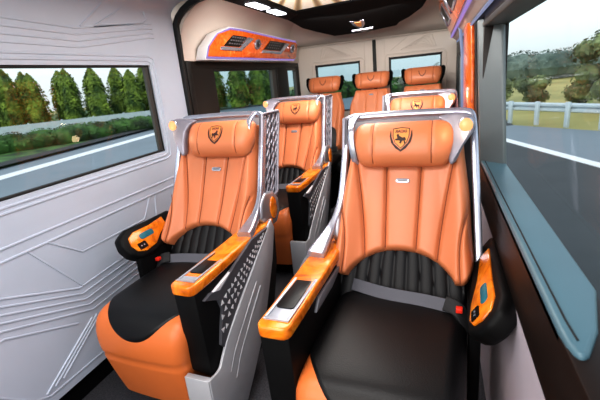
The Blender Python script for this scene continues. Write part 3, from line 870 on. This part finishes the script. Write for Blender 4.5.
slab('verge', [(-8,60),(-22,30),(-17.5,21.8),(-15.0,10.4),(-14,-6),(-80,-6),(-80,90),(-8,90)], G-.03, M['hedge'])
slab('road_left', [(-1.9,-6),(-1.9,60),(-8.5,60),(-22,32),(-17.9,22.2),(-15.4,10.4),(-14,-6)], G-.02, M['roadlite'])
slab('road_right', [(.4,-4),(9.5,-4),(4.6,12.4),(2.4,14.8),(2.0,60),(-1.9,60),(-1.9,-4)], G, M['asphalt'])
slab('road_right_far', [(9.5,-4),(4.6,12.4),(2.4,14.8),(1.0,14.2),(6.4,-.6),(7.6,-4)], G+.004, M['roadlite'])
def strip(name, p0, p1, w, z, m_):
    p0 = Vector(p0); p1 = Vector(p1); d = (p1-p0).normalized(); nrm = Vector((-d.y, d.x))*w
    return slab(name, [p0+nrm, p1+nrm, p1-nrm, p0-nrm], z, m_, .012)
strip('road_marking_right', (6.3,-.5), (1.1,13.9), .12, G+.012, M['line'])
strip('road_marking_left', (-13.0,6.5), (-15.2,20.5), .35, G-.005, M['line'])
strip('kerb_left', (-15.2,6.5), (-17.6,21.8), .5, G+.10, M['kerb'])
# guardrails
def guardrail(p0, p1, z0, h, label, step):
    p0 = Vector((*p0, 0)); p1 = Vector((*p1, 0)); d = (p1-p0); L = d.length; d.normalize()
    ang = math.atan2(d.y, d.x)
    root = empty('guardrail', (p0.x, p0.y, G), ang, label, 'guardrail')
    m = MB(); pr = [(-.03,-.5),(.05,-.38),(.05,-.18),(-.03,0),(.05,.18),(.05,.38),(-.03,.5),(-.06,.5),(-.06,-.5)]
    m.prism(pr, lambda p, q: (q, p[0], z0+h*(p[1]+.5)), 0, L); m.build('rail', M['rail'], root)
    k = int(L/step)
    m = MB(); m.box(-.06,.06,.06,.16,0,z0+h+.05); po = m.build('post', M['rail'], root, bevel=.01)
    for i in range(1, k+1):
        q = po.copy(); COL.objects.link(q); q.location = (i*step, 0, 0)
    return root
guardrail((-29,17.5), (-17.5,27.5), .30, .70, 'long grey steel guardrail before the row of conifers outside the left window', 2.0)
guardrail((5.6,11.5), (2.1,15.8), .42, .27, 'pale steel guardrail across the road outside the right window', 1.0)
# leafy masses
def blob(m, c, r, seed, amp=.25, nu=22, nv=14, fr=3.0):
    rs = random.Random(seed); ph = [rs.random()*6.28 for _ in range(8)]
    def f(u, v):
        th = 2*PI*u; p = PI*v
        d = 1+amp*(math.sin(fr*th+ph[0]+2*p)*.4+math.sin(2*fr*th+ph[1]-3*p)*.3+math.sin(fr*2.6*p+ph[2]+2*round(fr)*th)*.3+math.sin(7*p+ph[3]+5*th)*.25)*math.sin(p)
        return (c[0]+r[0]*d*math.cos(th)*math.sin(p), c[1]+r[1]*d*math.sin(th)*math.sin(p), c[2]+r[2]*d*math.cos(p))
    return m.grid(nu, nv, f, True)
CROWNS = {}
def leafy(m, n, pos, size, rs):
    """n leaf quads with random facing at points drawn by pos()"""
    for _ in range(n):
        p, nn = pos()
        nn = (Vector(nn)+Vector((rs.uniform(-.7,.7), rs.uniform(-.7,.7), rs.uniform(-.3,.9)))).normalized()
        t = nn.orthogonal().normalized(); b = nn.cross(t); a = rs.random()*6.28; k = size*rs.uniform(.6,1.3)
        u = (t*math.cos(a)+b*math.sin(a))*k; v = (b*math.cos(a)-t*math.sin(a))*k*.7
        p = Vector(p)
        m.add([p-u, p-v*.8, p+u, p+v*.8], [(0,1,2,3)])
def crown_mesh(kind, h, w, seed, low):
    m = MB(); rs = random.Random(seed)
    lumps = [(rs.uniform(-.45,.45)*w, rs.uniform(-.45,.45)*w, h*rs.uniform(low, .80), w*rs.uniform(.4,.62)) for _ in range(12 if kind == 'round' else 1)]
    def pos():
        if kind == 'cone':
            v = rs.random()**.8; th = rs.random()*6.28; r = w*(1-v**3.6)**.8*(.72+.28*min(1, v/.15))*(1+.14*math.sin(5*th+11*v))*rs.uniform(.75,1.02)
            return (r*math.cos(th), r*math.sin(th), h*(.03+.97*v)), (math.cos(th), math.sin(th), .4)
        c = rs.choice(lumps); d = Vector((rs.gauss(0,1), rs.gauss(0,1), rs.gauss(0,1))).normalized()
        r = c[3]*rs.uniform(.75,1.05)
        return (c[0]+d.x*r, c[1]+d.y*r, max(.05, c[2]+d.z*r*.8)), d
    # dark inner mass so that the crown is not see-through
    if kind == 'cone':
        m.grid(14, 9, lambda u, v: (w*.78*(1-v**3.6)**.8*math.cos(2*PI*u), w*.78*(1-v**3.6)**.8*math.sin(2*PI*u), h*(.03+.9*v)), True)
    else:
        for c in lumps: m.ellipsoid(c[:3], (c[3]*.8, c[3]*.8, c[3]*.62), 10, 7)
    leafy(m, 1500, pos, .16 if kind == 'cone' else .085*w**.5, rs)
    return m
def tree(x, y, h, w, label, group, m_, seed, conical=False, name='tree', low=.3):
    root = empty(name, (x, y, G), random.Random(seed).random()*6, label, 'tree', group)
    m = MB(); m.tube([(0,0,0),(0,0,h*.35),(0,0,h*.7)], circ(w*.07,8), up=(1,0,0), scale=[1,.8,.4]); m.build('trunk', M['bark'], root)
    crown_mesh('cone' if conical else 'round', h, w, seed, low).build('crown', m_, root, smooth=20)
    return root
GT = 'conifers behind the left guardrail'
rs = random.Random(11)
for i in range(24):
    t = i/23
    x, y = -38+22*t, 22+17*t
    if i % 2: x, y = x-1.7, y+2.4
    tree(x+rs.uniform(-.3,.3), y+rs.uniform(-.3,.3), 5.3-1.2*t+rs.uniform(-.3,.3), 1.03+rs.uniform(-.04,.04), 'dark green conifer in the row behind the left guardrail', GT, M['conifer'], 30+i, True, 'conifer')
# low hedge below the left guardrail
m = MB()
rs = random.Random(5)
lum = []
for i in range(34):
    t = i/33; lum.append((-22.5+5.8*t+rs.uniform(-.3,.3), 12+11.5*t, G+.30, .85, .50+rs.random()*.15))
for c in lum: m.ellipsoid(c[:3], (c[3]*.9, c[3]*.9, c[4]*.9), 10, 7)
def wpos():
    c = rs.choice(lum); d = Vector((rs.gauss(0,1), rs.gauss(0,1), abs(rs.gauss(0,1)))).normalized()
    return (c[0]+d.x*c[3], c[1]+d.y*c[3], c[2]+d.z*c[4]), d
leafy(m, 4000, wpos, .10, rs)
tag(m.build('hedge', M['hedge'], smooth=180), 'low green hedge between road edge and left guardrail', 'hedge', kind='stuff')
# right-hand trees
GR = 'bushes beyond the right guardrail'
tree(5.75, 17.2, 3.5, 1.25, 'big leafy tree at the far right outside the right window', None, M['tree'], 71, low=.22)
for i, (x, y, h, w) in enumerate([(4.0,20.5,1.3,.8),(5.6,19.8,1.1,.7),(7.3,20.3,1.5,.9),(9.3,19.5,1.6,.9),(3.1,24,1.3,.8)]):
    tree(x, y, h, w, 'low grey-green bush in the field beyond the right guardrail', GR, M['tree'], 80+i, name='bush', low=.25)
m = MB(); rs = random.Random(9); lum = []
for i in range(30):
    t = i/29; lum.append((1+50*t, 48-14*t+rs.uniform(-1,1), G+1.0, 2.2, 1.3+rs.random()*.7))
for c in lum: m.ellipsoid(c[:3], (c[3]*.9, c[3]*.9, c[4]*.85), 10, 7)
def wpos():
    c = rs.choice(lum); d = Vector((rs.gauss(0,1), rs.gauss(0,1), abs(rs.gauss(0,1)))).normalized()
    return (c[0]+d.x*c[3], c[1]+d.y*c[3], c[2]+d.z*c[4]), d
leafy(m, 9000, wpos, .16, rs)
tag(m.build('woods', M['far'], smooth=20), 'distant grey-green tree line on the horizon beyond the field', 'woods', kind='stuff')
m = MB(); rs = random.Random(19); lum = []
for i in range(16):
    t = i/15; lum.append((-13.5+13*t, 42+2*math.sin(i), G+.5, 1.3, .8+rs.random()*.5))
for c in lum: m.ellipsoid(c[:3], (c[3]*.9, c[3]*.9, c[4]*.85), 10, 7)
leafy(m, 2500, wpos, .2, rs)
tag(m.build('shrubbery', M['hedge'], smooth=20), 'green shrubbery seen through the small rear windows', 'shrubbery', kind='stuff')

# ---------------------------------------------------------------- light
w = bpy.data.worlds.new('sky'); scene.world = w; w.use_nodes = True
nt = w.node_tree; bg = nt.nodes['Background']
sk = nt.nodes.new('ShaderNodeTexSky'); sk.sky_type = 'NISHITA'; sk.sun_disc = False; sk.sun_elevation = math.radians(42); sk.sun_rotation = math.radians(200)
sk.dust_density = 4.0; sk.air_density = 1.0
mixn = nt.nodes.new('ShaderNodeMix'); mixn.data_type = 'RGBA'; mixn.inputs['Factor'].default_value = .55
nt.links.new(sk.outputs[0], mixn.inputs[6]); mixn.inputs[7].default_value = (6.2,6.4,6.6,1)
nt.links.new(mixn.outputs[2], bg.inputs['Color']); bg.inputs['Strength'].default_value = .30
def area(name, loc, target, size, sy, power, col=(1,1,1)):
    l = bpy.data.lights.new(name, 'AREA'); l.shape = 'RECTANGLE'; l.size = size; l.size_y = sy; l.energy = power; l.color = col
    o = bpy.data.objects.new(name, l); COL.objects.link(o); o.location = loc
    o.rotation_euler = (Vector(target)-Vector(loc)).to_track_quat('-Z', 'Y').to_euler(); return o
area('behind_camera_fill', (-.7,-.9,1.55), (-.66,3.0,1.25), 1.6, 1.0, 18, (.97,.98,1))  # added fill behind the camera, stands in for daylight from the front
area('front_cabin_fill', (-.6,.55,1.9), (-.6,1.2,.4), 1.1, .5, 30, (1,.98,.96))  # added fill under the front ceiling, no fitting there
area('middle_cabin_fill', (-.66,2.3,1.90), (-.66,2.35,0), .7, 1.8, 31, (1,.97,.94))  # added overhead fill for the seats, not a cabin fitting
area('rear_cabin_fill', (-.66,3.55,1.88), (-.66,4.6,.8), .8, .3, 15, (1,.95,.88))  # added fill that brightens the rear row
area('rear_wash_fill', (-.66,2.45,1.84), (-.66,4.9,1.72), .9, .16, 16, (1,.96,.9))  # added unseen wash to lift the rear wall and ceiling
for (x, y) in ((.07,1.58),(-1.34,1.82),(.07,3.0),(-1.37,3.15)):
    l = bpy.data.lights.new('reading_lamp_glow', 'POINT'); l.energy = .35; l.color = (1,.75,.45); l.shadow_soft_size = .02
    o = bpy.data.objects.new('reading_lamp_glow', l); COL.objects.link(o); o.location = (x, y-.06, 1.2)

# ---------------------------------------------------------------- camera
cam = bpy.data.cameras.new('camera'); co = bpy.data.objects.new('camera', cam); COL.objects.link(co)
cam.sensor_width = 36; cam.lens = 400/600*36; cam.clip_start = .02; cam.clip_end = 500
X = Vector((0.94631153, 0.30888071, -0.09532674)); 
right_v = Vector((0.94631153, 0.30888071, -0.09532674))     # camera right, down, forward in world axes
down_v = Vector((0.002585, -0.3021169, -0.95326738)); fwd_v = Vector((-0.32324573, 0.9018415, -0.28669516))
R = Matrix((right_v, -down_v, -fwd_v)).transposed()
co.matrix_world = Matrix.Translation((0,0,1.40)) @ R.to_4x4()
cam.dof.use_dof = True; cam.dof.focus_distance = 1.7; cam.dof.aperture_fstop = 5.0
scene.camera = co
scene.view_settings.view_transform = 'Standard'
scene.view_settings.look = 'None'
scene.view_settings.exposure = -0.08
scene.view_settings.gamma = 0.86
